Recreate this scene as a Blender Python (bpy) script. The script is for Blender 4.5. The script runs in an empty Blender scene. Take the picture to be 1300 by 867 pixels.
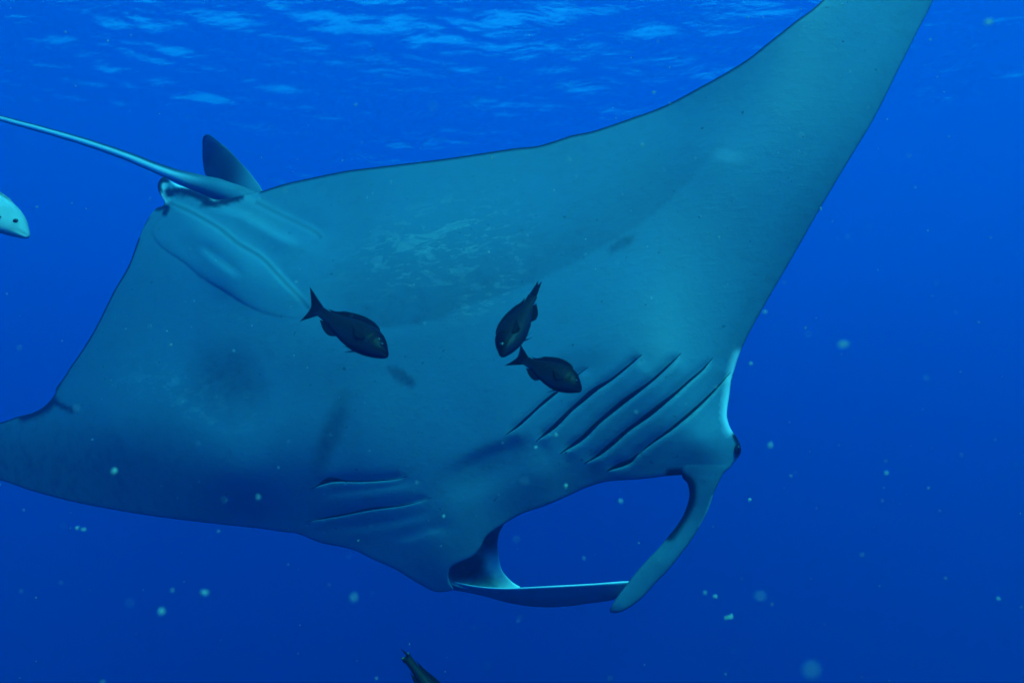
import bpy, bmesh, math, random
import numpy as np
from mathutils import Vector, Matrix, noise
from mathutils.geometry import delaunay_2d_cdt

sc = bpy.context.scene
R = math.radians

# ------------------------------------------------------------------ camera
W0, H0 = 1300.0, 867.0           # photograph's pixel grid, used for measurements
FPX = 800.0                     # focal length in those pixels
CAM_Z, PITCH = -14.5, R(5.0)      # camera 14.5 m under the surface
cam_d = bpy.data.cameras.new('camera')
cam = bpy.data.objects.new('camera', cam_d)
sc.collection.objects.link(cam)
cam.location = (0, 0, CAM_Z)
cam.rotation_euler = (math.pi / 2 + PITCH, 0, 0)
cam_d.sensor_width = 36.0
cam_d.lens = 36.0 * FPX / W0
cam_d.clip_start, cam_d.clip_end = 0.02, 2000
cam_d.dof.use_dof = True
cam_d.dof.focus_distance = 2.5
cam_d.dof.aperture_fstop = cam_d.lens / 1000 / 0.006     # 6 mm opening
sc.camera = cam

# ------------------------------------------------------------------ sky and sun
SUN_EL, SUN_AZ = R(53), R(148)    # azimuth clockwise from +Y (the view direction)
world = bpy.data.worlds.new('World')
sc.world = world
world.use_nodes = True
wn = world.node_tree.nodes
wl = world.node_tree.links
wn.clear()
wo = wn.new('ShaderNodeOutputWorld')
wb = wn.new('ShaderNodeBackground')
ws = wn.new('ShaderNodeTexSky')
ws.sky_type = 'NISHITA'
ws.sun_disc = False
ws.sun_elevation = SUN_EL
ws.sun_rotation = SUN_AZ
wb.inputs['Strength'].default_value = 0.15
wl.new(ws.outputs[0], wb.inputs['Color'])
wl.new(wb.outputs[0], wo.inputs['Surface'])

sun_d = bpy.data.lights.new('sun', 'SUN')
sun_d.energy = 3.0
sun_d.angle = R(16)     # ripples spread the sun's rays under water
sun_d.color = (1.0, 0.96, 0.9)
sun = bpy.data.objects.new('sun', sun_d)
sc.collection.objects.link(sun)
sdir = Vector((math.cos(SUN_EL) * math.sin(SUN_AZ), math.cos(SUN_EL) * math.cos(SUN_AZ), math.sin(SUN_EL)))
sun.rotation_euler = sdir.to_track_quat('Z', 'Y').to_euler()
sun.location = (0, 0, 30)

# ------------------------------------------------------------------ exposure and render
vs = sc.view_settings
vs.view_transform = 'Standard'
vs.look = 'None'
vs.exposure = 2.42
vs.gamma = 1.0
vs.use_curve_mapping = False
cy = sc.cycles
sc.render.engine = 'CYCLES'
cy.max_bounces = 10
cy.diffuse_bounces = 3
cy.glossy_bounces = 4
cy.transmission_bounces = 4
cy.transparent_max_bounces = 12
cy.volume_bounces = 3
cy.caustics_reflective = False
cy.caustics_refractive = False
cy.sample_clamp_indirect = 6.0
cy.use_denoising = True
cy.use_adaptive_sampling = True
cy.adaptive_threshold = 0.015
HAZE = (0.21, (0.0, 0.054, 0.21), (0.0, 0.51, 0.69), 0.18)   # density, scatter colour, absorption colour, anisotropy

# ================================================================== helpers
COL = sc.collection
CAM = Vector((0, 0, CAM_Z))
FWD = Vector((0, math.cos(PITCH), math.sin(PITCH)))
UPV = Vector((0, -math.sin(PITCH), math.cos(PITCH)))
RGT = Vector((1, 0, 0))
rng = np.random.default_rng(7)
random.seed(7)


def at(px, py, depth):
    """measured photo position + distance in metres -> place in the sea"""
    return CAM + FWD * depth + RGT * ((px - W0 / 2) / FPX * depth) + UPV * ((H0 / 2 - py) / FPX * depth)


def at_np(p, depth):
    p = np.asarray(p, float)
    d = np.asarray(depth, float)[:, None]
    f, r, u = np.array(FWD), np.array(RGT), np.array(UPV)
    return np.array(CAM) + d * (f + r * ((p[:, :1] - W0 / 2) / FPX) + u * ((H0 / 2 - p[:, 1:2]) / FPX))


def link(name, me, mat, parent=None):
    o = bpy.data.objects.new(name, me)
    COL.objects.link(o)
    if mat is not None:
        me.materials.append(mat)
    if parent is not None:
        o.parent = parent
        o.matrix_parent_inverse = Matrix.Translation(-parent.location)
    return o


def tag(o, label=None, cat=None, group=None, kind=None):
    if label: o['label'] = label
    if cat: o['category'] = cat
    if group: o['group'] = group
    if kind: o['kind'] = kind
    return o


def empty(name, loc):
    o = bpy.data.objects.new(name, None)
    o.empty_display_size = 0.1
    o.location = loc
    COL.objects.link(o)
    return o


def smooth(me):
    me.polygons.foreach_set('use_smooth', [True] * len(me.polygons))
    me.update()


def mesh_np(name, verts, faces):
    me = bpy.data.meshes.new(name)
    me.from_pydata([tuple(v) for v in verts], [], faces)
    me.validate()
    smooth(me)
    return me


def attr(me, name, vals):
    a = me.attributes.new(name, 'FLOAT', 'POINT')
    a.data.foreach_set('value', np.asarray(vals, np.float32))


def sstep(a, b, x):
    t = np.clip((x - a) / (b - a), 0, 1)
    return t * t * (3 - 2 * t)


def catmull(pts, step=3.0, closed=False):
    """smooth curve through the points, resampled at even steps"""
    P = np.asarray(pts, float)
    n = len(P)
    out = []
    rngi = range(n) if closed else range(n - 1)
    for i in rngi:
        if closed:
            p0, p1, p2, p3 = P[(i - 1) % n], P[i], P[(i + 1) % n], P[(i + 2) % n]
        else:
            p0, p1, p2, p3 = P[max(i - 1, 0)], P[i], P[i + 1], P[min(i + 2, n - 1)]
        m = max(2, int(np.linalg.norm((p2 - p1)[:2]) / step * 2))
        for k in range(m):
            t = k / m
            out.append(0.5 * ((2 * p1) + (-p0 + p2) * t + (2 * p0 - 5 * p1 + 4 * p2 - p3) * t * t + (-p0 + 3 * p1 - 3 * p2 + p3) * t ** 3))
    if not closed:
        out.append(P[-1])
    Q = np.array(out)
    if closed:
        Q = np.vstack([Q, Q[:1]])
    s = np.r_[0, np.cumsum(np.linalg.norm(np.diff(Q[:, :2], axis=0), axis=1))]
    m = max(4, int(round(s[-1] / step)))
    ss = np.linspace(0, s[-1], m + 1)
    Q = np.stack([np.interp(ss, s, Q[:, k]) for k in range(Q.shape[1])], 1)
    return Q[:-1] if closed else Q


def inside(poly, pts):
    x, y = pts[:, 0], pts[:, 1]
    c = np.zeros(len(pts), bool)
    n = len(poly)
    for i in range(n):
        x1, y1 = poly[i]
        x2, y2 = poly[(i + 1) % n]
        if y1 == y2:
            continue
        k = ((y1 > y) != (y2 > y)) & (x < (x2 - x1) * (y - y1) / (y2 - y1) + x1)
        c ^= k
    return c


def curve_dist(pts, line):
    """distance, signed side and 0..1 position along a polyline for each point"""
    best = np.full(len(pts), 1e9)
    sgn = np.zeros(len(pts))
    par = np.zeros(len(pts))
    L = np.r_[0, np.cumsum(np.linalg.norm(np.diff(line, axis=0), axis=1))]
    for i in range(len(line) - 1):
        a, b = line[i], line[i + 1]
        d = b - a
        l2 = d @ d
        if l2 < 1e-9:
            continue
        t = np.clip(((pts - a) @ d) / l2, 0, 1)
        q = pts - (a + t[:, None] * d)
        dist = np.hypot(q[:, 0], q[:, 1])
        k = dist < best
        best[k] = dist[k]
        n = np.array([d[1], -d[0]]) / math.sqrt(l2)
        sgn[k] = np.where((q[k] @ n) >= 0, 1.0, -1.0)
        par[k] = (L[i] + t[k] * (L[i + 1] - L[i])) / L[-1]
    return best, sgn * best, par


def poly_dist(pts, poly):
    return curve_dist(pts, np.vstack([poly, poly[:1]]))[0]


class TPS:
    def __init__(self, ctrl, lam=0.0):
        C = np.asarray(ctrl, float)
        self.p = C[:, :2] / 500
        n = len(C)
        K = self.U(np.linalg.norm(self.p[:, None] - self.p[None], axis=2)) + lam * np.eye(n)
        Pm = np.c_[np.ones(n), self.p]
        A = np.block([[K, Pm], [Pm.T, np.zeros((3, 3))]])
        self.w = np.linalg.solve(A, np.r_[C[:, 2], 0, 0, 0])

    @staticmethod
    def U(r):
        return np.where(r > 1e-9, r * r * np.log(np.maximum(r, 1e-9)), 0)

    def __call__(self, q):
        q = np.asarray(q, float) / 500
        out = np.empty(len(q))
        for i in range(0, len(q), 8000):
            b = q[i:i + 8000]
            K = self.U(np.linalg.norm(b[:, None] - self.p[None], axis=2))
            out[i:i + 8000] = K @ self.w[:-3] + np.c_[np.ones(len(b)), b] @ self.w[-3:]
        return out


def jitter_grid(x0, x1, y0, y1, s):
    xs, ys = np.meshgrid(np.arange(x0, x1, s), np.arange(y0, y1, s * 0.87))
    xs = xs + (np.arange(xs.shape[0]) % 2)[:, None] * s / 2
    g = np.c_[xs.ravel(), ys.ravel()]
    return g + rng.uniform(-.12, .12, g.shape) * s


def solid_sheet(outline, depth_front, thick, grid, extra=None, extra_clear=2.0, edge_push=0.012, edge_w=8.0, bstep=None):
    """A closed body: near side on depth_front, far side thick behind it, both meeting at the outline.
    Returns verts, faces, plan points, is_back flag, distance to outline."""
    B = catmull(outline, bstep or grid, closed=True)
    x0, y0 = B.min(0)
    x1, y1 = B.max(0)
    g = jitter_grid(x0, x1, y0, y1, grid)
    g = g[inside(B, g)]
    g = g[poly_dist(g, B) > grid * 0.55]
    # a few rings close to the rim keep the rounded edge round
    tb = np.roll(B, -1, 0) - np.roll(B, 1, 0)
    tb /= np.linalg.norm(tb, axis=1)[:, None] + 1e-9
    nb_ = np.c_[tb[:, 1], -tb[:, 0]]
    if not inside(B, B[:1] + nb_[:1] * .3)[0]:
        nb_ = -nb_
    rings = []
    for o in (1.1, 2.4, 4.2, 6.6):
        q = B + nb_ * o
        q = q[inside(B, q)]
        rings.append(q[poly_dist(q, B) > o * .9])
    rings = np.vstack(rings)
    g = g[poly_dist(g, B) > 8.5]
    g = np.vstack([g, rings])
    if extra is not None and len(extra):
        e = np.asarray(extra)
        e = e[inside(B, e)]
        e = e[poly_dist(e, B) > 1.0]
        keep = np.ones(len(g), bool)
        for i in range(0, len(g), 4000):
            dd = np.full(min(4000, len(g) - i), 1e9)
            for j in range(0, len(e), 2000):
                dd = np.minimum(dd, np.linalg.norm(g[i:i + 4000, None] - e[None, j:j + 2000], axis=2).min(1))
            keep[i:i + 4000] = dd > extra_clear
        g = np.vstack([g[keep], e])
    nb = len(B)
    pts = [Vector(p) for p in np.vstack([B, g])]
    edges = [(i, (i + 1) % nb) for i in range(nb)]
    vo, _, fo, *_ = delaunay_2d_cdt(pts, edges, [], 1, 1e-5)
    P = np.array([tuple(v) for v in vo])
    d = poly_dist(P, B)
    on = d < 1e-3
    zf = depth_front(P)
    push = edge_push * (1 - np.sqrt(np.clip(1 - (1 - np.clip(d / edge_w, 0, 1)) ** 2, 0, 1)))
    front = at_np(P, zf + push)
    back_off = edge_push + np.where(on, 0, thick(P, d))
    back = at_np(P, zf + back_off)
    n = len(P)
    idx_back = np.full(n, -1)
    k = np.where(~on)[0]
    idx_back[k] = n + np.arange(len(k))
    idx_back[on] = np.where(on)[0]
    verts = np.vstack([front, back[k]])
    faces = []
    # orientation: near side faces the near side
    f0 = fo[0]
    a, b, c = (front[i] for i in f0[:3])
    flip = np.cross(b - a, c - a) @ np.array(FWD) > 0
    for f in fo:
        f = list(f)
        ff = f[::-1] if flip else f
        faces.append(ff)
        fb = [int(idx_back[i]) for i in ff[::-1]]
        if fb != ff[::-1]:
            faces.append(fb)
    plan = np.vstack([P, P[k]])
    isb = np.r_[np.zeros(n), np.ones(len(k))]
    dd = np.r_[d, d[k]]
    return verts, faces, plan, isb, dd


def tube(path, radii, seg=14, flat=1.0, up=Vector((0, 0, 1))):
    """closed tapering tube through 3-D points"""
    V, F = [], []
    n = len(path)
    for i in range(n):
        t = (path[min(i + 1, n - 1)] - path[max(i - 1, 0)]).normalized()
        s = t.cross(up).normalized()
        u = s.cross(t)
        for k in range(seg):
            a = 2 * math.pi * k / seg
            V.append(path[i] + s * math.cos(a) * radii[i] * flat + u * math.sin(a) * radii[i])
    for i in range(n - 1):
        for k in range(seg):
            F.append((i * seg + k, i * seg + (k + 1) % seg, (i + 1) * seg + (k + 1) % seg, (i + 1) * seg + k))
    F.append(tuple(range(seg))[::-1])
    F.append(tuple((n - 1) * seg + k for k in range(seg)))
    return V, F


def new_mat(name):
    m = bpy.data.materials.new(name)
    m.use_nodes = True
    nt = m.node_tree
    nt.nodes.clear()
    out = nt.nodes.new('ShaderNodeOutputMaterial')
    return m, nt.nodes, nt.links, out


def N(nodes, kind, **kw):
    n = nodes.new(kind)
    for k, v in kw.items():
        if k in n.inputs:
            n.inputs[k].default_value = v
        else:
            setattr(n, k, v)
    return n


def noise_fac(nodes, links, vec, scale, detail=4, lo=0.4, hi=0.65, rough=0.55):
    t = N(nodes, 'ShaderNodeTexNoise', Scale=scale, Detail=detail, Roughness=rough)
    links.new(vec, t.inputs['Vector'])
    r = N(nodes, 'ShaderNodeMapRange')
    r.inputs['From Min'].default_value = lo
    r.inputs['From Max'].default_value = hi
    links.new(t.outputs['Fac'], r.inputs['Value'])
    return r.outputs[0]


def mixc(nodes, links, fac, a, b):
    m = nodes.new('ShaderNodeMix')
    m.data_type = 'RGBA'
    for sock, val in ((m.inputs[0], fac), (m.inputs[6], a), (m.inputs[7], b)):
        if isinstance(val, (int, float)):
            sock.default_value = val
        elif isinstance(val, tuple):
            sock.default_value = (*val, 1)
        else:
            links.new(val, sock)
    return m.outputs[2]


def mathn(nodes, links, op, a, b):
    m = nodes.new('ShaderNodeMath')
    m.operation = op
    for s, v in ((m.inputs[0], a), (m.inputs[1], b)):
        if isinstance(v, (int, float)):
            s.default_value = v
        else:
            links.new(v, s)
    return m.outputs[0]


def attr_node(nodes, name):
    a = nodes.new('ShaderNodeAttribute')
    a.attribute_name = name
    return a.outputs['Fac']


# ================================================================== the sea
def build_surface():
    # wind ripples: a sum of many short-crested waves, crests running mostly across the view
    nx, ny = 700, 800
    gx = np.linspace(-1, 1, nx)
    xs = 150 * (0.45 * gx + 0.55 * gx ** 3)
    ys = np.r_[np.linspace(-40, 4, 60), 4 + 205 * np.linspace(0.002, 1, ny - 60) ** 1.9]
    X, Y = np.meshgrid(xs, ys)
    Z = np.zeros_like(X)
    r2 = np.random.default_rng(21)
    clus = np.zeros_like(X)
    for _ in range(9):
        a1 = r2.uniform(-.35, .35) + math.pi / 2
        kk = 2 * math.pi / r2.uniform(7, 22)
        clus += np.sin(kk * (X * math.cos(a1) * 1.6 + Y * math.sin(a1)) + r2.uniform(0, 6.28)) * np.sin(kk * .35 * X + r2.uniform(0, 6.28))
    clus = np.clip(0.92 + 0.25 * clus, 0.5, 1.6)
    for _ in range(130):
        lam = 10 ** r2.uniform(-0.5, 0.78)
        th = r2.normal(0.25, 0.55) + math.pi / 2
        k = 2 * math.pi / lam
        amp = WAVE_STEEP * lam / (2 * math.pi) / 10.0 * (0.75 if lam < 1.0 else 1.15)
        # short crests: each train comes in patches
        px_, py_ = r2.uniform(0, 6.28, 2)
        patch = 0.5 + 0.5 * np.sin(X * k * 0.13 + px_) * np.sin(Y * k * 0.17 + py_)
        fade = np.clip(1.6 - np.abs(Y) * 0.014 / lam, 0, 1)
        ph = k * (X * math.cos(th) + Y * math.sin(th)) + r2.uniform(0, 6.28)
        s = np.sin(ph)
        Z += amp * patch * fade * (clus if lam < 3.5 else 1.0) * (s + 0.25 * np.cos(2 * ph))
    nrow = len(ys)
    V = np.c_[X.ravel(), Y.ravel(), Z.ravel()]
    i, j = np.meshgrid(np.arange(nx - 1), np.arange(nrow - 1))
    a = (j * nx + i).ravel()
    me = bpy.data.meshes.new('water_surface')
    nf = len(a)
    me.vertices.add(len(V))
    me.vertices.foreach_set('co', V.ravel())
    me.loops.add(nf * 4)
    me.loops.foreach_set('vertex_index', np.c_[a, a + 1, a + nx + 1, a + nx].ravel())
    me.polygons.add(nf)
    me.polygons.foreach_set('loop_start', np.arange(nf) * 4)
    me.update(calc_edges=True)
    smooth(me)
    m, n, l, out = new_mat('water_surface')
    geo = n.new('ShaderNodeNewGeometry')
    mp = N(n, 'ShaderNodeMapping')
    mp.inputs['Scale'].default_value = (0.38, 1.0, 1.0)
    l.new(geo.outputs['Position'], mp.inputs['Vector'])
    nz = N(n, 'ShaderNodeTexNoise', Scale=2.4, Detail=5.0, Roughness=0.55)
    l.new(mp.outputs[0], nz.inputs['Vector'])
    bp = N(n, 'ShaderNodeBump', Strength=1.0, Distance=WAVE_BUMP)
    l.new(nz.outputs['Fac'], bp.inputs['Height'])
    fr = N(n, 'ShaderNodeFresnel', IOR=1.33)
    l.new(bp.outputs[0], fr.inputs['Normal'])
    tr = N(n, 'ShaderNodeBsdfTransparent')
    gl = N(n, 'ShaderNodeBsdfGlossy', Roughness=0.03)
    l.new(bp.outputs[0], gl.inputs['Normal'])
    mx = n.new('ShaderNodeMixShader')
    l.new(fr.outputs[0], mx.inputs[0])
    l.new(tr.outputs[0], mx.inputs[1])
    l.new(gl.outputs[0], mx.inputs[2])
    l.new(mx.outputs[0], out.inputs['Surface'])
    tag(link('water_surface', me, m), kind='structure')


WAVE_STEEP, WAVE_BUMP = 0.385, 0.11
build_surface()

# the water itself: one closed box of evenly blue water round everything
bm = bmesh.new()
bmesh.ops.create_cube(bm, size=1)
for v in bm.verts:
    v.co = (v.co.x * 460, v.co.y * 460 + 80, -49 + v.co.z * 101)
me = bpy.data.meshes.new('haze')
bm.to_mesh(me)
bm.free()
m, n, l, out = new_mat('sea_water')
vol = N(n, 'ShaderNodeVolumePrincipled', Density=HAZE[0])
vol.inputs['Color'].default_value = (*HAZE[1], 1)
vol.inputs['Absorption Color'].default_value = (*HAZE[2], 1)
vol.inputs['Anisotropy'].default_value = HAZE[3]
l.new(vol.outputs[0], out.inputs['Volume'])
tag(link('haze', me, m), 'clear blue sea water filling the scene', kind='stuff')

# ================================================================== manta ray
# far-off shape of the disc: distance in metres at measured points
DEPTH = TPS([
    (215, 235, 3.62), (300, 330, 3.32), (390, 400, 3.10), (500, 470, 2.88), (600, 540, 2.70), (680, 600, 2.55),
    (730, 625, 2.55), (800, 603, 2.47), (868, 598, 2.43), (640, 655, 2.64), (575, 728, 2.74), (545, 745, 2.84), (800, 530, 2.45),
    (890, 560, 2.41), (940, 570, 2.50), (930, 480, 2.56), (860, 470, 2.44), (1000, 330, 2.62), (700, 420, 2.64),
    (800, 300, 2.68), (900, 200, 2.68), (1000, 150, 2.64), (1100, 100, 2.70), (1185, 0, 2.86), (1220, -220, 2.90),
    (1045, 0, 2.72), (845, 134, 2.90), (650, 189, 3.12), (450, 215, 3.40), (335, 243, 3.58), (500, 300, 3.10),
    (480, 590, 2.87), (450, 690, 3.04), (400, 560, 2.98), (300, 500, 3.16), (300, 600, 3.14), (320, 668, 3.28),
    (200, 400, 3.46), (150, 550, 3.48), (150, 645, 3.59), (75, 500, 3.78), (0, 560, 3.95), (0, 609, 3.96), (-190, 590, 4.3),
], lam=0.0004)

BODY = [
    # trailing edge of the raised wing, tip outside the frame
    (300, 250), (332, 243), (360, 234), (395, 226), (440, 217), (480, 212), (570, 201), (650, 189), (685, 185), (725, 172.5),
    (755, 166), (805, 149), (845, 134), (895, 107.5), (922, 92.5), (950, 75), (975, 55), (1010, 27.5), (1045, 0),
    (1120, -80), (1180, -170), (1222, -245), (1240, -240), (1232, -160), (1210, -70), (1185, 0), (1165, 40), (1140, 90),
    (1110, 150), (1080, 200), (1040, 267), (1010, 320), (975, 380), (950, 425), (937, 455), (930, 480), (926, 503),
    (923, 528), (928, 545), (936, 556), (941, 569), (939, 578), (930, 589), (919, 600), (908, 622), (899, 642), (886, 648), (879, 632), (877, 616), (871, 604),
    # lower lip
    (848, 604), (815, 608), (773, 611), (747, 618), (721, 629.5), (692, 642), (663, 652), (638, 666), (618, 680), (609, 696),
    (598, 707), (572, 720), (570, 738), (576, 748), (563, 751), (550, 750), (527, 738), (502, 722.5), (474, 710), (446, 697),
    (408, 689), (380, 678), (360, 675), (323, 670), (258, 663), (194, 655), (145, 647), (97, 637.7), (42, 623.5), (0, 609.6),
    (-60, 598), (-140, 592), (-195, 593), (-190, 586), (-120, 566), (-40, 545), (0, 536.5), (22, 529), (41, 524), (57, 515),
    (70, 500), (71, 493), (82, 478), (90, 465), (102, 448), (121, 417), (145, 369), (163, 338), (176, 303), (187, 279),
    (198, 265), (206, 262), (209, 257), (203, 247), (200, 237), (203, 228), (209, 225), (222, 233), (240, 240), (262, 249), (275, 254),
]
S1 = [(747, 466), (707, 500), (684, 519), (660, 541), (642, 552)]
S2 = [(815, 450), (803, 462), (779, 482), (760, 495), (743, 509), (726, 523), (705, 544), (680, 561)]
S3 = [(865, 448), (853, 462), (832, 482), (811, 499), (784, 520), (763, 537), (739, 560), (711, 576)]
S4 = [(905, 454), (893, 470), (875, 486), (853, 506), (827, 528), (800, 547), (776, 568), (758, 581), (742, 588)]
S5 = [(928, 472), (912, 492), (893, 512), (872, 531), (851, 548), (829, 563), (811, 577), (802, 587), (789, 593), (770, 598)]
L1 = [(517, 604), (500, 609), (461, 612), (424, 612), (395, 620)]
L2 = [(548, 631), (535, 636), (512, 642), (469, 648), (428, 656), (388, 662)]
L3 = [(540, 612), (522, 616), (482, 623), (440, 628), (400, 634)]
L4 = [(560, 650), (530, 659), (487, 669), (445, 674), (411, 677)]
L5 = [(571, 669), (538, 679), (497, 690)]
C1 = [(212, 262), (209, 272), (196, 286), (194, 298), (207, 315), (235, 334), (256, 352), (284, 369), (311, 386), (339, 398), (377, 404)]
C2 = [(392, 391), (382, 379), (356, 352), (332, 327), (304, 310), (277, 289), (242, 269), (216, 257), (208, 244)]
C3 = [(412, 312), (408, 302), (398, 293), (374, 281), (349, 269), (325, 257), (300, 250)]
C4 = [(385, 315), (374, 307), (349, 296), (329, 284), (301, 270), (262, 264)]
T1 = [(545, 612), (575, 594), (610, 575), (650, 561), (700, 553)]
C5 = [(310, 352), (294, 345), (266, 324), (249, 308)]
# curve, raised lip height, lip reach, groove depth, groove width, fade at ends, sharp
CREASES = [
    (S1, .008, 18, .010, 6, .12, 1), (S2, .014, 17, .017, 7, .10, 1), (S3, .015, 17, .018, 7, .10, 1), (S4, .015, 17, .018, 7, .10, 1), (S5, .012, 17, .015, 7, .08, 1),
    (L1, .005, 14, .010, 8, .15, 1), (L2, .005, 14, .007, 7, .12, 1), (L3, .004, 14, .004, 9, .25, 0), (L4, .003, 14, .004, 9, .25, 0), (L5, .003, 12, .005, 9, .3, 0),
    (C1, .0055, 40, .001, 3.2, .35, 1), (C2, .018, 34, .018, 9, .15, 0), (C3, .013, 30, .014, 8, .2, 0), (C4, .026, 24, .018, 12, .25, 0), (C5, .010, 20, .012, 9, .3, 0), (T1, .005, 50, .010, 20, .4, 0),
]
CREASES = [(catmull(c[0], 2.2), *c[1:]) for c in CREASES]


def relief(P):
    h = np.zeros(len(P))
    for line, hp, lp, hg, wg, fade, sharp in CREASES:
        lo, hi = line.min(0) - 140, line.max(0) + 140
        k = np.where((P[:, 0] > lo[0]) & (P[:, 0] < hi[0]) & (P[:, 1] > lo[1]) & (P[:, 1] < hi[1]))[0]
        if not len(k):
            continue
        d, s, t = curve_dist(P[k], line)
        f = sstep(0, fade, t) * sstep(0, fade, 1 - t)
        if sharp:
            pos = s > 0
            v = np.where(pos, hp * np.exp(-np.abs(s) / lp) * (.3 + .7 * sstep(0, 4.5, s)), -hg * np.exp(-(s / wg) ** 2))
        else:
            w = sstep(-wg * .5, wg * .5, s)
            v = w * hp * np.exp(-np.clip(s, 0, None) / lp) - (1 - w) * hg * np.exp(-(s / (2 * wg)) ** 2)
        h[k] += f * v
    # soft bulges: pelvic fins, throat, mouth corner, brow above the eye
    for x, y, rx, ry, rot, amp in ((300, 330, 70, 26, 40, .030), (345, 290, 60, 18, 30, .022), (262, 300, 26, 16, 40, .016),
                                   (905, 560, 30, 30, 0, .020), (285, 355, 40, 16, 38, .014),
                                   (620, 600, 60, 24, -25, -.020), (560, 668, 18, 12, 0, -.005), (470, 430, 110, 36, -18, .012),
                                   (430, 560, 16, 48, 18, -.016), (285, 490, 50, 44, 0, -.014)):
        c, s_ = math.cos(R(rot)), math.sin(R(rot))
        u = ((P[:, 0] - x) * c + (P[:, 1] - y) * s_) / rx
        v = (-(P[:, 0] - x) * s_ + (P[:, 1] - y) * c) / ry
        h += amp * np.exp(-(u * u + v * v))
    return h


def body_depth(P):
    return DEPTH(P) - relief(P)


def body_thick(P, d):
    u = sstep(0, 190, d)
    mid = np.exp(-((P[:, 0] - 520) / 330) ** 2 - ((P[:, 1] - 470) / 190) ** 2)
    return 0.004 + 0.05 * sstep(0, 60, d) + (0.10 + 0.36 * mid) * u


extra = []
for line, hp, lp, hg, wg, fade, sharp in CREASES:
    t = np.gradient(line, axis=0)
    t /= np.linalg.norm(t, axis=1)[:, None]
    nrm = np.c_[t[:, 1], -t[:, 0]]
    for o in ((-8, -5, -2.6, -.5, .5, 2.2, 5, 9) if sharp else (-8, -4, 0, 4, 8)):
        extra.append(line + nrm * o)
extra = np.vstack(extra)
# thin crowded points
key = np.round(extra / 1.1).astype(int)
_, ui = np.unique(key, axis=0, return_index=True)
extra = extra[ui]

V, F, PL, isb, D = solid_sheet(BODY, body_depth, body_thick, 5.0, extra, 2.6, edge_push=0.005, edge_w=5, bstep=4.0)
print('manta verts', len(V))


def ell(P, x, y, rx, ry, rot=0, soft=.35, wob=0.0):
    c, s = math.cos(R(rot)), math.sin(R(rot))
    u = ((P[:, 0] - x) * c + (P[:, 1] - y) * s) / rx
    v = (-(P[:, 0] - x) * s + (P[:, 1] - y) * c) / ry
    r = np.hypot(u, v)
    if wob:
        a = np.arctan2(v, u)
        r = r * (1 + wob * (np.sin(5 * a + x) * .6 + np.sin(9 * a + y) * .4 + np.sin(17 * a) * .3))
    return 1 - sstep(1 - soft, 1 + soft, r)


def strip(P, pts, w, soft=.5):
    d, s, t = curve_dist(P, catmull(pts, 4.0))
    return 1 - sstep(w * (1 - soft), w * (1 + soft), d)


# skin markings and grey patches of the underside
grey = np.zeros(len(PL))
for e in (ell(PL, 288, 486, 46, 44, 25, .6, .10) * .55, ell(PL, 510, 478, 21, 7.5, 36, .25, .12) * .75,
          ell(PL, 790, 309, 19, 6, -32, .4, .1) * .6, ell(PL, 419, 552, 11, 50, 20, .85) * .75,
          ell(PL, 735, 458, 34, 13, -10, .8) * .4,  # soft shadow beside the gill-slit fish, put into the skin colour
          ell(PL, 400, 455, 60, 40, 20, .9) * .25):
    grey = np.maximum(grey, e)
# broad band of darker grey over the belly with one firm edge
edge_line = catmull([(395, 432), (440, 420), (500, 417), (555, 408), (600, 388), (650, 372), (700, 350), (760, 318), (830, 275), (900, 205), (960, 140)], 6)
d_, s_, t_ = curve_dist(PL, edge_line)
dark_band = np.where(s_ > 0, np.exp(-(d_ / 70) ** 2), 0) * sstep(0, 5, s_) * sstep(0, .12, t_) * sstep(0, .25, 1 - t_) * (0.75 - .35 * t_)
grey = np.maximum(grey, dark_band * .66)
# dusky front margin and wing tips
tip = sstep(360, 10, PL[:, 0]) * sstep(480, 600, PL[:, 1])
grey = np.maximum(grey, .95 * tip)
lead = strip(PL, [(930, 480), (975, 380), (1040, 267), (1110, 150), (1185, 0), (1230, -160)], 26, .9)
grey = np.maximum(grey, .35 * lead)
lip = strip(PL, [(545, 740), (640, 662), (721, 628), (815, 608), (870, 603)], 34, .95)
grey = np.maximum(grey, .30 * lip)
black = np.zeros(len(PL))
for e in (strip(PL, [(202, 242), (200, 236), (204, 228), (212, 228)], 4.5, .4), strip(PL, [(214, 245), (228, 243), (245, 246), (264, 252)], 5.2, .3),
          strip(PL, [(260, 259), (275, 258), (290, 255), (305, 250)], 4.6, .4), strip(PL, [(200, 265), (207, 263), (213, 262), (209, 271)], 3.5, .6),
          strip(PL, [(64, 508), (54, 517), (30, 527)], 8, .4), strip(PL, [(66, 503), (78, 515), (92, 521)], 3.2, .8),
          strip(PL, [(120, 418), (90, 465), (71, 495), (57, 515), (22, 529), (-40, 545)], 1.6, .6),
          strip(PL, [(852, 602), (868, 602), (880, 608)], 7.5, .4),
          strip(PL, [(932, 552), (938, 566), (937, 578)], 3.2, .5), strip(PL, C2, 1.3, .7) * .55, strip(PL, C1, 1.0, .7) * .12, strip(PL, C3[1:6], 1.2, .8) * .45):  # C1 to C3 strips paint the shade in the pelvic creases
    black = np.maximum(black, e)
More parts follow.
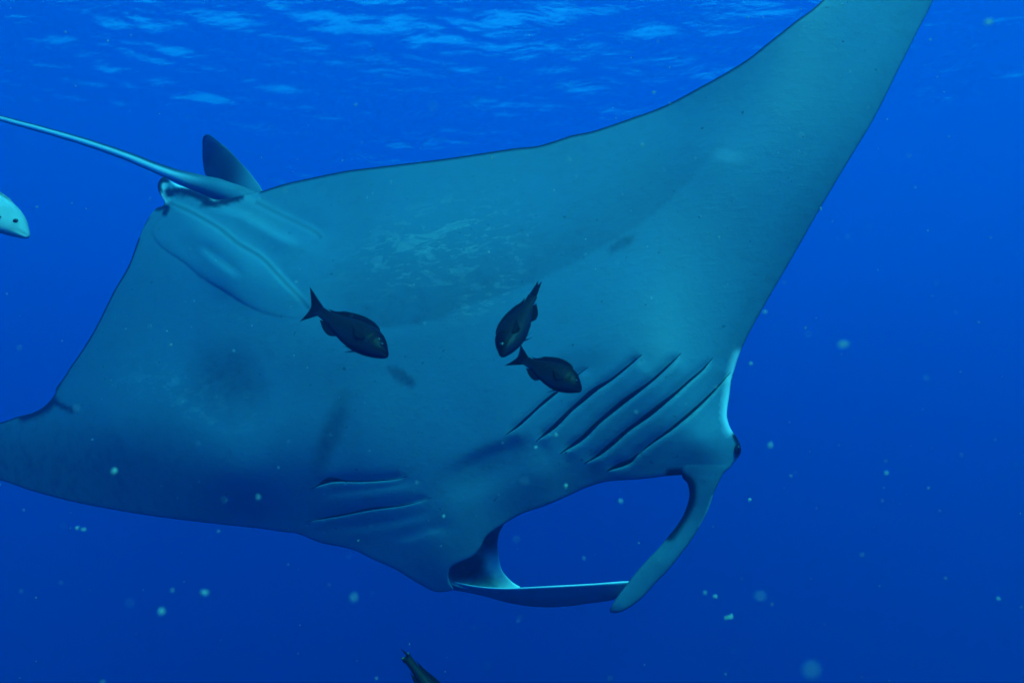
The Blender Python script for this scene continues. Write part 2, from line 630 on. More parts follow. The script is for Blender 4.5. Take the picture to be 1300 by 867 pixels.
# the black back wraps round the trailing edges
trail = catmull(BODY[1:21], 5)
dt = curve_dist(PL, trail)[0]
black = np.maximum(black, 1 - sstep(1.6, 3.2, dt))
trail2 = catmull(BODY[-26:-12], 5)
black = np.maximum(black, (1 - sstep(1.2, 2.6, curve_dist(PL, trail2)[0])))
white = np.zeros(len(PL))
for e in (strip(PL, [(938, 452), (930, 480), (926, 503), (925, 530), (930, 545)], 7, .8), ell(PL, 230, 236, 14, 4, 30, .5), strip(PL, [(208, 236), (206, 246), (211, 256)], 4, .6) * .7, ell(PL, 272, 253, 10, 3, 10, .5),
          ell(PL, 925, 198, 16, 7, 8, .8) * .10):
    white = np.maximum(white, e)
scuff = np.maximum(ell(PL, 560, 320, 95, 48, -15, .8), ell(PL, 625, 365, 50, 22, -35, .6))
scuff = np.maximum(scuff, ell(PL, 240, 500, 80, 30, 20, .7) * .5)

me = mesh_np('manta_body', V, F)
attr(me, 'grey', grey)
attr(me, 'black', np.maximum(black, isb * sstep(4, 11, D)))
attr(me, 'white', white)
attr(me, 'scuff', scuff)


def skin_material():
    m, n, l, out = new_mat('manta_skin')
    tc = n.new('ShaderNodeNewGeometry')
    pos = tc.outputs['Position']
    b = N(n, 'ShaderNodeBsdfPrincipled', Roughness=0.55)
    b.inputs['Specular IOR Level'].default_value = 0.25
    base = (0.09, 0.215, 0.27)
    n1 = noise_fac(n, l, pos, 2.2, 5, .35, .7)
    n2 = noise_fac(n, l, pos, 16, 6, .45, .72, .62)
    n3 = noise_fac(n, l, pos, 120, 4, .5, .75)
    c = mixc(n, l, mathn(n, l, 'MULTIPLY', n1, .35), base, (0.12, 0.19, 0.18))
    c = mixc(n, l, mathn(n, l, 'MULTIPLY', n2, .2), c, (0.10, 0.15, 0.15))
    c = mixc(n, l, mathn(n, l, 'MULTIPLY', n3, .06), c, (0.09, 0.13, 0.13))
    # pale scuffs: streaky, stretched along the body
    mp = N(n, 'ShaderNodeMapping')
    mp.inputs['Rotation'].default_value = (0, R(25), 0)
    mp.inputs['Scale'].default_value = (.45, .8, 1.3)
    l.new(pos, mp.inputs['Vector'])
    sc1 = N(n, 'ShaderNodeTexNoise', Scale=11.0, Detail=6.0, Roughness=0.66, Distortion=0.8)
    l.new(mp.outputs[0], sc1.inputs['Vector'])
    rr_ = N(n, 'ShaderNodeMapRange')
    rr_.inputs['From Min'].default_value, rr_.inputs['From Max'].default_value = .53, .60
    l.new(sc1.outputs['Fac'], rr_.inputs['Value'])
    sc_ = mathn(n, l, 'MULTIPLY', mathn(n, l, 'ADD', rr_.outputs[0], noise_fac(n, l, mp.outputs[0], 30, 5, .57, .63, .6)), .55)
    c = mixc(n, l, mathn(n, l, 'MULTIPLY', mathn(n, l, 'MULTIPLY', sc_, attr_node(n, 'scuff')), .8), c, (0.32, 0.42, 0.38))
    mp2 = N(n, 'ShaderNodeMapping')
    mp2.inputs['Rotation'].default_value = (0, R(38), 0)
    mp2.inputs['Scale'].default_value = (.16, 1.0, 1.0)
    l.new(pos, mp2.inputs['Vector'])
    lines = noise_fac(n, l, mp2.outputs[0], 60, 4, .5, .75, .6)
    c = mixc(n, l, mathn(n, l, 'MULTIPLY', lines, .10), c, (0.08, 0.12, 0.12))
    fleck = noise_fac(n, l, pos, 34, 1, .74, .80)
    c = mixc(n, l, mathn(n, l, 'MULTIPLY', fleck, .7), c, (0.04, 0.06, 0.06))
    c = mixc(n, l, attr_node(n, 'white'), c, (0.84, 0.88, 0.84))
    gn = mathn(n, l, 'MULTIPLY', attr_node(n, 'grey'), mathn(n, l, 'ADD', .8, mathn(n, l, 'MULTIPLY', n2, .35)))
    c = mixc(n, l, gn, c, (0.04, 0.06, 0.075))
    c = mixc(n, l, attr_node(n, 'black'), c, (0.008, 0.009, 0.012))
    l.new(c, b.inputs['Base Color'])
    bp = N(n, 'ShaderNodeBump', Strength=0.22, Distance=0.003)
    l.new(mathn(n, l, 'ADD', n2, mathn(n, l, 'MULTIPLY', lines, .6)), bp.inputs['Height'])
    l.new(bp.outputs[0], b.inputs['Normal'])
    l.new(b.outputs[0], out.inputs['Surface'])
    return m


SKIN = skin_material()


def plain(name, col, rough=.5, spec=.3, col2=None, scale=40, amount=.5):
    m, n, l, out = new_mat(name)
    b = N(n, 'ShaderNodeBsdfPrincipled', Roughness=rough)
    b.inputs['Specular IOR Level'].default_value = spec
    tc = n.new('ShaderNodeTexCoord')
    f = noise_fac(n, l, tc.outputs['Object'], scale, 4, .4, .65)
    l.new(mixc(n, l, mathn(n, l, 'MULTIPLY', f, amount), col, col2 or tuple(x * .6 for x in col)), b.inputs['Base Color'])
    l.new(b.outputs[0], out.inputs['Surface'])
    return m


DARK = plain('gill_opening', (.008, .009, .012), .6, .1)
manta = empty('manta_ray', at(520, 470, 2.95))
tag(manta, 'large manta ray banking with its pale belly, gill slits and horn fins shown', 'manta ray')
body = link('body', me, SKIN, manta)


def slit_mesh(line, width, lift):
    t = np.gradient(line, axis=0)
    t /= np.linalg.norm(t, axis=1)[:, None]
    nrm = np.c_[t[:, 1], -t[:, 0]]
    u = np.linspace(0, 1, len(line))
    w = width(u)
    rows = [line + nrm * (-w)[:, None], line + nrm * (-w * .5)[:, None], line + nrm * 0.25]
    zs = [body_depth(r) for r in rows]
    z0 = body_depth(line - nrm * 0.4)
    P3 = [at_np(rows[0], zs[0] - lift), at_np(rows[1], zs[1] - lift - .001), at_np(rows[2], z0 - lift), at_np(rows[1], zs[1] + .012)]
    n = len(line)
    Vv = np.vstack(P3)
    Ff = []
    for i in range(n - 1):
        for a in range(4):
            b_ = (a + 1) % 4
            Ff.append((a * n + i, b_ * n + i, b_ * n + i + 1, a * n + i + 1))
    Ff += [(0, n, 2 * n, 3 * n), (n - 1, 4 * n - 1, 3 * n - 1, 2 * n - 1)]
    return mesh_np('gill_slit', Vv, Ff)


for pts, w, pw in ((S1, 4.2, .55), (S2, 6.2, .55), (S3, 6.4, .55), (S4, 6.2, .55), (S5, 3.4, .8), (L1, 3.0, 1.2), (L2, 3.2, .9)):
    ln = catmull(pts, 2.2)
    if pts is S5:
        wf = lambda u: 4.2 * np.sin(np.pi * np.clip(u / .80, 0, 1)) ** .8 + 6.0 * np.sin(np.pi * np.clip((u - .76) / .24, 0, 1)) ** .8 + .05
    elif pts is L1:
        wf = lambda u: 2.0 * np.sin(np.pi * u) ** .6 + 6.0 * np.exp(-((u - .80) / .10) ** 2) + .05
    else:
        wf = lambda u, w=w, pw=pw: w * (np.sin(np.pi * u) ** pw) * (.6 + .6 * u) * (1 + .15 * np.sin(u * 17)) + .05
    link('gill_slit', slit_mesh(ln, wf, .0015), DARK, manta)


def sheet_part(name, outline, dfun, th, grid=4.0, skin_tones=None, mat=SKIN, ep=.008, ew=6, bstep=None):
    V, F, PL, isb, D = solid_sheet(outline, dfun, th, grid, edge_push=ep, edge_w=ew, bstep=bstep or grid * .8)
    me = mesh_np(name, V, F)
    g, k, w = skin_tones(PL, isb, D) if skin_tones else (np.zeros(len(PL)), isb, np.zeros(len(PL)))
    attr(me, 'grey', g)
    attr(me, 'black', k)
    attr(me, 'white', w)
    attr(me, 'scuff', np.zeros(len(PL)))
    return link(name, me, mat, manta)


# ---- horn fin on the eye side
RC = [(893, 560), (918, 575), (930, 589), (918, 602), (907, 624), (900, 645), (889, 667), (876, 688), (863, 705), (848, 724), (831, 741), (818, 756), (805, 767),
      (789, 776.5), (778, 778), (774, 775), (777, 767), (786, 754), (798, 738), (811, 722), (824, 708), (838, 693), (850, 679), (862, 663), (870, 648), (875, 630), (873, 614), (866, 605), (868, 585)]
rc_axis = catmull([(895, 590), (893, 625), (880, 655), (858, 692), (828, 730), (792, 768)], 4)


def rc_depth(P):
    d, s, t = curve_dist(P, rc_axis)
    z_free = 2.462 - .03 * t
    # blade is bowed: its inner margin rolls away from the viewer
    z_free = z_free + .00004 * s * s
    zb = body_depth(P) + .010 * (1 - sstep(0, 26, P[:, 1] - 575)) - .004
    k = sstep(610, 720, P[:, 1])
    z = zb * (1 - k) + z_free * k
    return np.where(P[:, 1] < 655, np.minimum(z, body_depth(P) + .010 * (1 - sstep(575, 600, P[:, 1])) - .006 * sstep(585, 612, P[:, 1])), z)


def rc_pig(P, isb, D):
    k = strip(P, [(862, 604), (875, 612), (877, 630), (871, 648), (862, 663), (850, 680)], 7, .45)
    g = strip(P, [(850, 679), (824, 708), (786, 754)], 5, .9) * .35
    g = np.maximum(g, strip(P, [(805, 767), (789, 776), (776, 776)], 7, .8) * .3)
    w = strip(P, [(905, 630), (898, 650), (889, 668)], 2.0, .5) * .5
    g = np.maximum(g, .38 * sstep(600, 640, P[:, 1]))
    g = np.maximum(g, .30 * strip(P, [(545, 740), (640, 662), (721, 628), (815, 608), (870, 603)], 34, .95))
    return g, np.maximum(k, isb * sstep(0, 3, D)), w


sheet_part('cephalic_fin', RC, rc_depth, lambda P, d: .006 + .03 * sstep(0, 22, d) + .05 * sstep(0, 25, d) * (P[:, 1] < 640), 3.5, rc_pig, ep=.008, ew=5)

# ---- horn fin on the far side: long rolled blade plus the inner wall at its root
LB = [(556, 735), (572, 737), (590, 741), (611, 744.5), (640, 746), (660, 745.5), (708, 743), (753, 740.5), (798, 737.5), (803, 742), (792, 752), (779, 761), (750, 765.5),
      (714, 770), (679, 770), (646, 765), (608, 755), (576, 749), (556, 747)]
lb_d = TPS([(556, 740, 2.86), (611, 745, 2.72), (608, 755, 2.80), (660, 746, 2.62), (646, 765, 2.72), (753, 741, 2.50), (750, 765, 2.56), (800, 740, 2.46), (779, 761, 2.50), (700, 756, 2.58)])


def lb_tone(P, isb, D):
    w = strip(P, [(572, 737), (611, 744.5), (660, 745.5), (753, 740.5), (798, 737.5)], 2.0, .5)  # upper rim whitened: sunlight on the edge, painted in
    g = strip(P, [(576, 750), (646, 765), (714, 770), (779, 761)], 10, .9) * .5
    return g, isb * sstep(0, 3, D) * .4, w


far_fin = sheet_part('cephalic_fin', LB, lb_d, lambda P, d: .01 + .02 * sstep(0, 12, d), 3.0, lb_tone, ep=.010, ew=4)
LW = [(640, 664), (634, 676), (632, 690), (633, 705), (636, 720), (641, 729), (651, 739), (661, 746), (650, 752), (611, 750), (575, 743), (560, 730), (566, 715), (596, 700), (606, 690), (614, 676), (626, 668)]
lw_d = TPS([(640, 664, 2.88), (633, 690, 2.85), (634, 710, 2.80), (651, 739, 2.70), (661, 746, 2.67), (611, 748, 2.76), (572, 736, 2.80), (572, 718, 2.84), (598, 705, 2.88), (612, 690, 2.90), (600, 725, 2.90), (632, 735, 2.79)])


def lw_tone(P, isb, D):
    k = ell(P, 590, 720, 26, 15, -22, .35, .05)
    k = np.maximum(k, ell(P, 622, 684, 9, 12, 30, .5) * .7)
    g = ell(P, 610, 735, 34, 8, 8, .8) * .5
    g = np.maximum(g, ell(P, 632, 668, 9, 9, 0, .6) * .8)
    w = strip(P, [(628, 715), (637, 726), (648, 738), (660, 746)], 14, .6)  # white skin, its sunlit corner brightened further in the colour
    return g, np.maximum(k, isb), w


inner = sheet_part('fin_lining', LW, lw_d, lambda P, d: .008 + .02 * sstep(0, 14, d), 2.6, lw_tone, ep=.006, ew=4)
inner.parent = far_fin
inner.matrix_parent_inverse = Matrix.Identity(4)
inner['label'] = 'white inner wall of the horn fin with a black patch'

# ---- tail with its thick root
tp = [(345, 268, 3.68, 14), (315, 256, 3.72, 15), (288, 245, 3.74, 14.5), (262, 236, 3.74, 12.5), (240, 229, 3.74, 10), (218, 221, 3.76, 7.8), (196, 212.5, 3.80, 6.8), (160, 198, 3.86, 5.8),
      (110, 181, 3.94, 5.0), (55, 165, 4.04, 4.4), (0, 150, 4.14, 3.8), (-70, 128, 4.28, 3.6), (-180, 98, 4.5, 2.6), (-320, 64, 4.8, 1.4)]
Q = catmull([t for t in tp], 7.0)
path = [at(*q[:3]) for q in Q]
rad = [q[3] / FPX * q[2] for q in Q]
rad = [r_ * (1 + .03 * math.sin(i * 1.3)) for i, r_ in enumerate(rad)]
V, F = tube(path, rad, 18, 0.85, up=UPV)
me = mesh_np('tail', V, F)
ang = np.tile(np.arange(18) * 2 * math.pi / 18, len(Q))
top = np.sin(ang)
along = np.repeat(Q[:, 0], 18)
attr(me, 'black', np.maximum(sstep(.55, .8, top) * sstep(300, 200, along), sstep(-.7, -.95, top) * .6 * sstep(260, 200, along)))
attr(me, 'grey', np.maximum(sstep(.3, .8, top) * .5, sstep(210, 270, along) * .12))
attr(me, 'white', sstep(-.95, -.4, top) * sstep(.7, .3, top) * sstep(270, 205, along))
attr(me, 'scuff', np.zeros(len(V)))
link('tail', me, SKIN, manta)

# ---- small back fin standing in front of the tail
DF = [(257, 183), (258, 174), (264, 171), (271, 175), (290, 190), (306, 207), (320, 223), (334, 243), (338, 256), (318, 256), (300, 250), (284, 241), (270, 232), (261, 222), (257.5, 205)]
df_d = TPS([(262, 172, 3.80), (258, 210, 3.90), (300, 250, 3.76), (290, 190, 3.84), (334, 245, 3.70), (285, 215, 3.83), (320, 223, 3.77), (338, 256, 3.68)])


def df_tone(P, isb, D):
    g = np.full(len(P), .45) * (1 - strip(P, [(271, 175), (290, 190), (320, 223), (338, 250)], 16, .9))  # dark fin skin with side light painted in: pale front, darker rear
    k = ell(P, 276, 224, 30, 50, 28, .7) * .95
    k = np.maximum(k, strip(P, [(257, 205), (257, 180), (264, 171), (280, 181)], 2.5, .6))
    return g, np.maximum(k, isb * .8), np.zeros(len(P))


sheet_part('dorsal_fin', DF, df_d, lambda P, d: .006 + .035 * sstep(0, 26, d), 3.0, df_tone, ep=.012, ew=16)

# ---- eye on its bump at the side of the head
EYE = plain('eye', (.004, .005, .008), .12, .6)
bm = bmesh.new()
bmesh.ops.create_uvsphere(bm, u_segments=20, v_segments=14, radius=1)
for v in bm.verts:
    v.co = at(936.5, 570.5, 2.475) + RGT * v.co.x * .012 + UPV * v.co.z * .020 + FWD * v.co.y * .018
me = bpy.data.meshes.new('eye')
bm.to_mesh(me)
bm.free()
smooth(me)
link('eye', me, EYE, manta)

# ================================================================== fish
def fish_material(name, back, side, belly, rough=.42, scale_amt=.5):
    m, n, l, out = new_mat(name)
    b = N(n, 'ShaderNodeBsdfPrincipled', Roughness=rough)
    b.inputs['Specular IOR Level'].default_value = .08
    tc = n.new('ShaderNodeTexCoord')
    sx = n.new('ShaderNodeSeparateXYZ')
    l.new(tc.outputs['Object'], sx.inputs[0])
    up = attr_node(n, 'height')
    r1 = N(n, 'ShaderNodeMapRange'); r1.inputs['From Min'].default_value = -.1; r1.inputs['From Max'].default_value = .6
    l.new(up, r1.inputs['Value'])
    r2 = N(n, 'ShaderNodeMapRange'); r2.inputs['From Min'].default_value = -.1; r2.inputs['From Max'].default_value = -.8
    l.new(up, r2.inputs['Value'])
    c = mixc(n, l, r1.outputs[0], side, back)
    c = mixc(n, l, r2.outputs[0], c, belly)
    nz = noise_fac(n, l, tc.outputs['Object'], 30, 4, .4, .7)
    c = mixc(n, l, mathn(n, l, 'MULTIPLY', nz, .35), c, tuple(x * .5 for x in side))
    # rows of scales
    sv = n.new('ShaderNodeAttribute'); sv.attribute_name = 'scales'
    vo = N(n, 'ShaderNodeTexVoronoi', Scale=1.0)
    l.new(sv.outputs['Vector'], vo.inputs['Vector'])
    r3 = N(n, 'ShaderNodeMapRange'); r3.inputs['From Min'].default_value = .15; r3.inputs['From Max'].default_value = .6
    l.new(vo.outputs['Distance'], r3.inputs['Value'])
    fac = mathn(n, l, 'MULTIPLY', mathn(n, l, 'MULTIPLY', r3.outputs[0], attr_node(n, 'scaled')), scale_amt)
    c = mixc(n, l, fac, c, tuple(min(1, x * 5) for x in side))
    l.new(c, b.inputs['Base Color'])
    bp = N(n, 'ShaderNodeBump', Strength=.35, Distance=.001)
    l.new(vo.outputs['Distance'], bp.inputs['Height'])
    l.new(bp.outputs[0], b.inputs['Normal'])
    l.new(b.outputs[0], out.inputs['Surface'])
    return m


def fin_material(name, col, alpha):
    m, n, l, out = new_mat(name)
    b = N(n, 'ShaderNodeBsdfPrincipled', Roughness=.7)
    b.inputs['Specular IOR Level'].default_value = .05
    tc = n.new('ShaderNodeTexCoord')
    wv = N(n, 'ShaderNodeTexNoise', Scale=90.0, Detail=3.0)
    l.new(tc.outputs['Object'], wv.inputs['Vector'])
    l.new(mixc(n, l, wv.outputs['Fac'], tuple(x * .5 for x in col), tuple(x * 1.5 for x in col)), b.inputs['Base Color'])
    tl = N(n, 'ShaderNodeBsdfTranslucent')
    tl.inputs['Color'].default_value = (*col, 1)
    mx = n.new('ShaderNodeMixShader')
    mx.inputs[0].default_value = alpha
    l.new(b.outputs[0], mx.inputs[1])
    l.new(tl.outputs[0], mx.inputs[2])
    l.new(mx.outputs[0], out.inputs['Surface'])
    return m


PROFILE = [  # position along the body, top, bottom, half width (body length = 1, nose at 0)
    (0.000, .010, -.012, .012), (.020, .035, -.030, .026), (.06, .070, -.055, .046), (.12, .120, -.085, .066), (.20, .165, -.115, .082),
    (.30, .190, -.140, .090), (.42, .190, -.150, .088), (.55, .170, -.140, .078), (.68, .130, -.115, .060), (.80, .085, -.080, .040),
    (.90, .066, -.064, .026), (.97, .058, -.056, .018), (1.03, .062, -.060, .010)]


def fin_sheet(name, rows, mat, parent, thick=.004):
    """fin from rows of base and tip points; thin but closed, with fin rays as ridges"""
    n = len(rows)
    m = 6
    V, F = [], []
    P = []
    for b, t in rows:
        P.append([b.lerp(t, k / (m - 1)) for k in range(m)])
    nor = (rows[-1][0] - rows[0][0]).cross(rows[n // 2][1] - rows[n // 2][0]).normalized()
    for side in (1, -1):
        for i in range(n):
            for k in range(m):
                th = thick * (1 - .8 * k / (m - 1)) * (1.0 if i % 2 else .55)
                V.append(P[i][k] + nor * side * th)
    for s in (0, 1):
        o = s * n * m
        for i in range(n - 1):
            for k in range(m - 1):
                q = (o + i * m + k, o + i * m + k + 1, o + (i + 1) * m + k + 1, o + (i + 1) * m + k)
                F.append(q if s == 0 else q[::-1])
    rim = [(0, k) for k in range(m)] + [(i, m - 1) for i in range(1, n)] + [(n - 1, k) for k in range(m - 2, -1, -1)] + [(i, 0) for i in range(n - 2, 0, -1)]
    for (i, k), (i2, k2) in zip(rim, rim[1:] + rim[:1]):
        F.append((i * m + k, n * m + i * m + k, n * m + i2 * m + k2, i2 * m + k2))
    return link(name, mesh_np(name, V, F), mat, parent)


def make_fish(name, label, cat, nose, tailb, roll, mats, bend=0.0, hscale=1.0, wscale=1.0, group=None, tail_spread=1.0, tail_swing=0.0, dorsal=.055, tail_len=.27, fork=.09, skew=0.0, snout=0.0, eye_size=1.0, pec_x=0.0, tail_mat=None):
    """nose and tail base are places in the sea; roll turns the fish about its axis (0 = flank to the camera, back up/right)"""
    ax = tailb - nose
    L = ax.length
    X = ax.normalized()
    view = (nose + ax * .5 - CAM).normalized()
    S = X.cross(view).normalized()          # in-picture 'back' direction
    Wd = X.cross(S).normalized()
    q = Matrix.Rotation(roll, 3, X)
    Up, Wd = q @ S, q @ Wd
    root = empty(name, nose + ax * .5)
    tag(root, label, cat, group)

    def pt(x, u, w):
        b = bend * math.sin(max(0, x - .35) * 1.9) ** 2 if x > .35 else 0
        return nose + X * (x * L) + Up * (u * L * hscale) + Wd * ((w * wscale + b) * L)

    xs = np.linspace(0, 1.03, 40)
    xs = np.unique(np.r_[0, .006, .014, xs])
    pr = np.array(PROFILE)
    top, bot, hw = (np.interp(xs, pr[:, 0], pr[:, k]) for k in (1, 2, 3))
    ker = np.array([.25, .5, .25])
    for _ in range(2):
        for a in (top, bot, hw):
            a[1:-1] = np.convolve(a, ker, 'valid')
    if snout:
        tp2 = np.clip((xs + .004) / .26, 0, 1) ** snout
        top, bot, hw = top * tp2, bot * tp2, hw * tp2
    seg = 24
    V, F, H, SCL, SCD = [], [], [], [], []
    for i, x in enumerate(xs):
        c, hh = (top[i] + bot[i]) / 2, (top[i] - bot[i]) / 2
        for k in range(seg):
            a = 2 * math.pi * k / seg
            sa, ca = math.sin(a), math.cos(a)
            ww = hw[i] * math.copysign(abs(ca) ** .9, ca)
            u = c + hh * sa
            # mouth cleft and gill cover edge
            if x < .07 and abs(u + .004) < .010 and abs(ca) > .2:
                ww *= .72
            g = math.exp(-((x - .265 - .05 * (sa * sa)) / .010) ** 2)
            ww *= 1 - .07 * g * (sa < .6)
            V.append(pt(x, u, ww))
            H.append(sa)
            SCL.append((x * 34, a * 5.5, 0))
            SCD.append(float(sstep(.24, .34, x) * sstep(1.0, .8, x)))
    n = len(xs)
    for i in range(n - 1):
        for k in range(seg):
            F.append((i * seg + k, (i + 1) * seg + k, (i + 1) * seg + (k + 1) % seg, i * seg + (k + 1) % seg))
    F.append(tuple(range(seg)))
    F.append(tuple((n - 1) * seg + k for k in range(seg))[::-1])
    me = mesh_np('fish_body', V, F)
    bm = bmesh.new(); bm.from_mesh(me); bmesh.ops.recalc_face_normals(bm, faces=bm.faces); bm.to_mesh(me); bm.free()
    attr(me, 'height', H)
    attr(me, 'scaled', SCD)
    a = me.attributes.new('scales', 'FLOAT_VECTOR', 'POINT')
    a.data.foreach_set('vector', np.array(SCL, np.float32).ravel())
    link('body', me, mats[0], root)
    # tail fin, forked
    rows = []
    for k in range(13):
        t = k / 12 * 2 - 1
        b0 = pt(.99, t * .05, 0)
        ln = tail_len - fork * (1 - abs(t) ** 1.3)
        tp_ = pt(.99 + ln + skew * t, t * .20 * tail_spread, tail_swing)
        rows.append((b0, tp_))
    fin_sheet('tail_fin', rows, tail_mat or mats[1], root, .006 * L)
    # dorsal and anal fins
    rows = []
    for k in range(17):
        t = k / 16
        x = .27 + .60 * t
        h = np.interp(x, xs, top)
        ht = dorsal * (math.sin(math.pi * min(1, t * 1.15 + .06)) ** .5) * (1 + .5 * math.exp(-((t - .82) / .12) ** 2)) + .006
        rows.append((pt(x, h - .012, 0), pt(x + .05 + .05 * t, h + ht, 0)))
    fin_sheet('dorsal_fin', rows, mats[1], root, .005 * L)
    rows = []
    for k in range(9):
        t = k / 8
        x = .62 + .24 * t
        h = np.interp(x, xs, bot)
        rows.append((pt(x, h + .012, 0), pt(x + .07, h - .045 * math.sin(math.pi * (.25 + .7 * t)) - .004, 0)))
    fin_sheet('anal_fin', rows, mats[1], root, .005 * L)
    for s in (1, -1):
        rows = []
        for k in range(7):
            t = k / 6
            a_ = math.sin(math.pi * (.15 + .7 * t))
            rows.append((pt(.295 + pec_x + .010 * t, .005 - .035 * t, s * .084), pt(.38 + pec_x + .16 * (1 - t) ** .7, .012 - .10 * t + .03 * a_, s * (.090 + .016 * a_))))
        fin_sheet('pectoral_fin', rows, mats[-1], root, .004 * L)
        rows = []
        for k in range(6):
            t = k / 5
            rows.append((pt(.32 + .04 * t, -.128, s * .02), pt(.46 - .05 * t, -.20 + .03 * t, s * (.05 - .02 * t))))
        fin_sheet('pelvic_fin', rows, mats[1], root, .004 * L)
        # eye
        bm = bmesh.new()
        bmesh.ops.create_uvsphere(bm, u_segments=14, v_segments=10, radius=1)
        c = pt(.125, .050, s * .060)
        rr = .026 * L * eye_size
        for v in bm.verts:
            v.co = c + (X * v.co.x + Up * v.co.y) * rr + Wd * v.co.z * rr * .6
        e = bpy.data.meshes.new('eye')
        bm.to_mesh(e)
        bm.free()
        smooth(e)
        link('eye', e, mats[2], root)
    return root


F_DARK = fish_material('dark_fish_scales', (.0015, .0015, .002), (.002, .0025, .0025), (.012, .016, .030), scale_amt=.5)
F_FIN = fin_material('dark_fish_fin', (.004, .005, .009), .2)
F_PALE = fish_material('pale_fish_scales', (.34, .42, .42), (.46, .50, .48), (.52, .55, .52), .4, .12)
F_PFIN = fin_material('pale_fish_fin', (.30, .36, .36), .4)
F_PEC = fin_material('dark_fish_pectoral', (.006, .007, .008), .1)
F_EYE = plain('fish_eye', (.003, .003, .005), .08, .7)
GRP = 'dark fish swimming under the belly'
make_fish('fish', 'dark scaled fish under the pale belly beside the pelvic fins', 'fish', at(492, 453, 1.55), at(408, 398, 1.62), R(205), (F_DARK, F_FIN, F_EYE, F_PEC), bend=-.03, group=GRP, tail_swing=.04, hscale=1.1, wscale=1.2, tail_spread=1.0, tail_len=.28, fork=.10, skew=.15)
make_fish('fish', 'dark fish swimming head down with its tail seen edge on', 'fish', at(637, 453, 1.42), at(675, 382, 1.55), R(-18), (F_DARK, F_FIN, F_EYE, F_PEC), bend=.06, hscale=1.02, wscale=1.1, group=GRP, tail_spread=.12, tail_len=.32, tail_swing=.02, dorsal=.03)
make_fish('fish', 'dark fish crossing the first gill slit with scale rows showing', 'fish', at(738, 496, 1.50), at(668, 459, 1.56), R(205), (F_DARK, F_FIN, F_EYE, F_PEC), bend=-.02, group=GRP, tail_spread=.85, hscale=1.35, wscale=1.25, tail_swing=.03)
make_fish('fish', 'pale silvery fish with a dark eye below the manta tail', 'fish', at(36, 301, 1.5), at(-88, 220, 1.56), R(188), (F_PALE, F_PFIN, F_EYE, F_FIN), hscale=.74, wscale=.85, dorsal=.02, eye_size=.7, pec_x=-.09)
# slim fish diving away below the manta
F_SLIM = fish_material('slim_fish_skin', (.006, .008, .008), (.010, .014, .012), (.005, .005, .009), .45, .1)
F_SLIMFIN = fin_material('slim_fish_fin', (.004, .005, .008), .1)
F_GREEN = fin_material('slim_fish_tail', (.22, .34, .05), .4)
slim = make_fish('slim_fish', 'slim dark fish with a green tail spot, diving below the horn fins', 'fish', at(632, 990, 1.45), at(519, 837, 1.5), R(190), (F_SLIM, F_SLIMFIN, F_EYE, F_SLIMFIN), bend=.02, hscale=.5, wscale=.85, dorsal=.02, tail_spread=.30, tail_len=.05, fork=.012, tail_mat=F_GREEN)
for a, b_, w in (((519, 833), (509, 823), 1.6), ((514, 840), (508.5, 834), 1.6)):
    p0, p1 = at(*a, 1.5), at(*b_, 1.51)
    V, F = tube([p0.lerp(p1, k / 5) for k in range(6)], [w / FPX * 1.5 * (1 - .85 * k / 5) for k in range(6)], 8, 1, up=UPV)
    link('tail_ray', mesh_np('tail_ray', V, F), F_SLIMFIN, slim)

# ================================================================== drifting plankton and marine snow
def snow_material():
    m, n, l, out = new_mat('marine_snow')
    d = N(n, 'ShaderNodeBsdfPrincipled', Roughness=.6)
    tc = n.new('ShaderNodeTexCoord')
    f = noise_fac(n, l, tc.outputs['Object'], 300, 2, .35, .7)
    l.new(mixc(n, l, f, (.62, .66, .50), (.80, .78, .62)), d.inputs['Base Color'])
    t = N(n, 'ShaderNodeBsdfTranslucent')
    t.inputs['Color'].default_value = (.8, .8, .65, 1)
    mx = n.new('ShaderNodeMixShader')
    mx.inputs[0].default_value = .5
    l.new(d.outputs[0], mx.inputs[1])
    l.new(t.outputs[0], mx.inputs[2])
    tp = N(n, 'ShaderNodeBsdfTransparent')
    mx2 = n.new('ShaderNodeMixShader')
    mx2.inputs[0].default_value = .35      # jelly-like, half see-through
    l.new(mx.outputs[0], mx2.inputs[1])
    l.new(tp.outputs[0], mx2.inputs[2])
    l.new(mx2.outputs[0], out.inputs['Surface'])
    return m


SNOW = snow_material()


def flake(c, r, seed, lobes=1, sub=2):
    bm = bmesh.new()
    rs = random.Random(seed)
    for k in range(lobes):
        b2 = bmesh.ops.create_icosphere(bm, subdivisions=sub, radius=1)
        off = Vector((rs.uniform(-1, 1), rs.uniform(-.5, .5), rs.uniform(-1, 1))) * (1.1 * r if k else 0)
        st = Vector((rs.uniform(.7, 1.3), rs.uniform(.7, 1.2), rs.uniform(.6, 1.2)))
        for v in b2['verts']:
            nn = noise.noise(v.co * 1.3 + Vector((seed * 3.1, k * 5.7, 0)))
            v.co = Vector((v.co.x * st.x, v.co.y * st.y, v.co.z * st.z)) * r * (1 + .55 * nn) * (1 if k == 0 else .75) + off
    for v in bm.verts:
        v.co += c
    me = bpy.data.meshes.new('marine_snow')
    bm.to_mesh(me)
    bm.free()
    smooth(me)
    return me


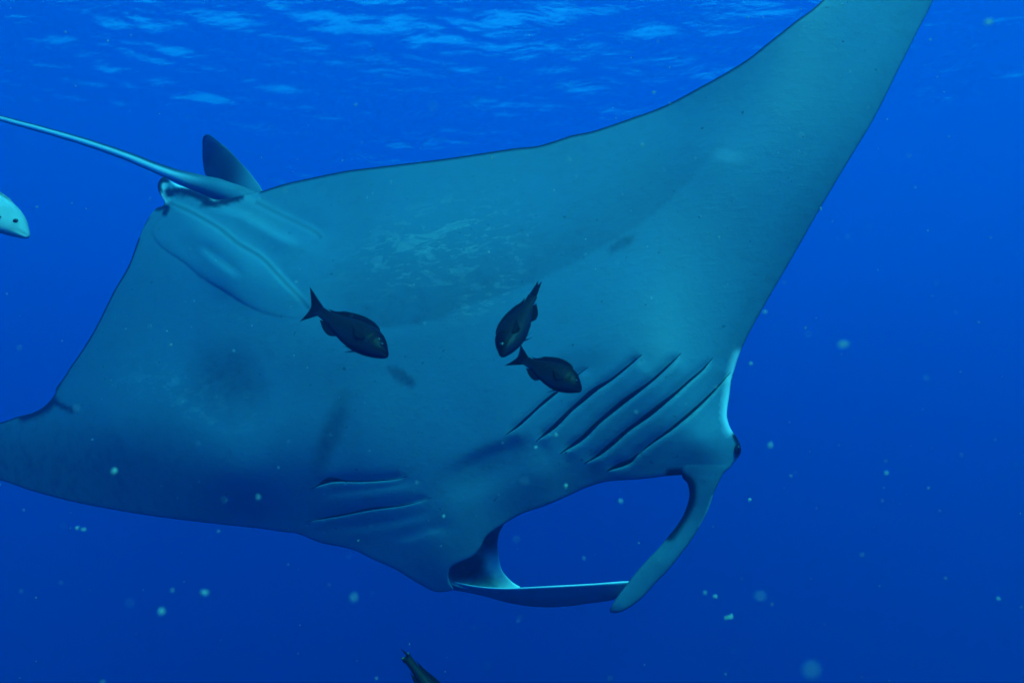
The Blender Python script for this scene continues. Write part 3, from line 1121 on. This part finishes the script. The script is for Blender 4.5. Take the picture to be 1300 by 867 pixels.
BIG = [  # measured place, distance, size in photo pixels, lobes, where it drifts
    (926, 783, 1.5, 5.5, 3, 'largest pale flake, a ragged clump'), (895, 752, 1.3, 4.2, 1, 'round pale flake just above the ragged clump'),
    (908, 757, 1.4, 3.0, 1, 'small pale flake between the round one and the ragged clump'),
    (145, 598, 1.1, 5.5, 2, 'round pale flake before the dark wing tip'), (98, 670, 1.3, 3.8, 1, 'pale flake of a touching pair under the lowered wing'),
    (106, 672, 1.3, 3.8, 1, 'pale flake of a touching pair under the lowered wing'),
    (260, 752, .9, 6, 1, 'faint round flake in open water under the lowered wing'), (718, 617, 1.4, 4, 2, 'pale flake against the lower lip below the gills'),
    (706, 552, 1.6, 3.6, 1, 'bright flake between the second and third gill slits'), (815, 184, 1.3, 3.4, 1, 'round pale flake on the raised wing'),
    (1255, 28, .8, 6, 1, 'blurred pale disc of a flake near the surface ripples'), (1070, 437, .7, 7, 1, 'faint blurred flake off the front edge of the raised wing'),
    (971, 396, 1.1, 4.5, 1, 'pale flake touching the front edge of the raised wing'), (1125, 600, 1.2, 3.6, 1, 'pale flake alone in open water past the eye'),
    (788, 636, 1.1, 4, 1, 'pale flake between the two horn fins'), (563, 655, 1.6, 3, 2, 'pale flake beside the mouth corner'),
    (205, 776, .8, 5, 1, 'faint flake deep below the wing'),
    (1030, 850, .32, 7, 1, 'largest soft blurred disc of a flake in the deep water'), (449, 758, .6, 5, 1, 'small soft blurred flake under the folded horn fin root'),
    (965, 756, .5, 5, 1, 'soft blurred flake right beside the ragged clump'),
]
for i, (x, y, d, r, lb, lab) in enumerate(BIG):
    d *= .62
    c = at(x, y, d)
    o = link('marine_snow', flake(Vector((0, 0, 0)), r / FPX * d * .62, i + 3, lb, 3), SNOW)
    o.location = c
    tag(o, lab, 'marine snow', 'larger flakes of marine snow')

# the countless tiny specks
V, F = [], []
rs = random.Random(99)
ico = bmesh.new()
bmesh.ops.create_icosphere(ico, subdivisions=1, radius=1)
iv = [v.co.copy() for v in ico.verts]
ifc = [[v.index for v in f.verts] for f in ico.faces]
ico.free()
for k in range(2400):
    d = rs.uniform(.5, 5.0) if k % 3 else rs.uniform(.3, 1.2)
    c = at(rs.uniform(-700, 2000), rs.uniform(-500, 1350), d)
    r = rs.uniform(.0004, .0014) * (1 + 1.4 * rs.random() ** 5)
    r *= min(1.0, .45 + d * .45)
    s = Vector((rs.uniform(.5, 1.6), rs.uniform(.5, 1.2), rs.uniform(.5, 1.4)))
    rot = Matrix.Rotation(rs.uniform(0, 3.1), 3, 'Y')
    b0 = len(V)
    for v in iv:
        V.append(c + rot @ Vector((v.x * s.x, v.y * s.y, v.z * s.z)) * r * (1 + rs.uniform(-.25, .25)))
    F += [[b0 + i for i in f] for f in ifc]
tag(link('plankton', mesh_np('plankton', V, F), SNOW), 'tiny pale specks of plankton drifting through the water', 'plankton', kind='stuff')
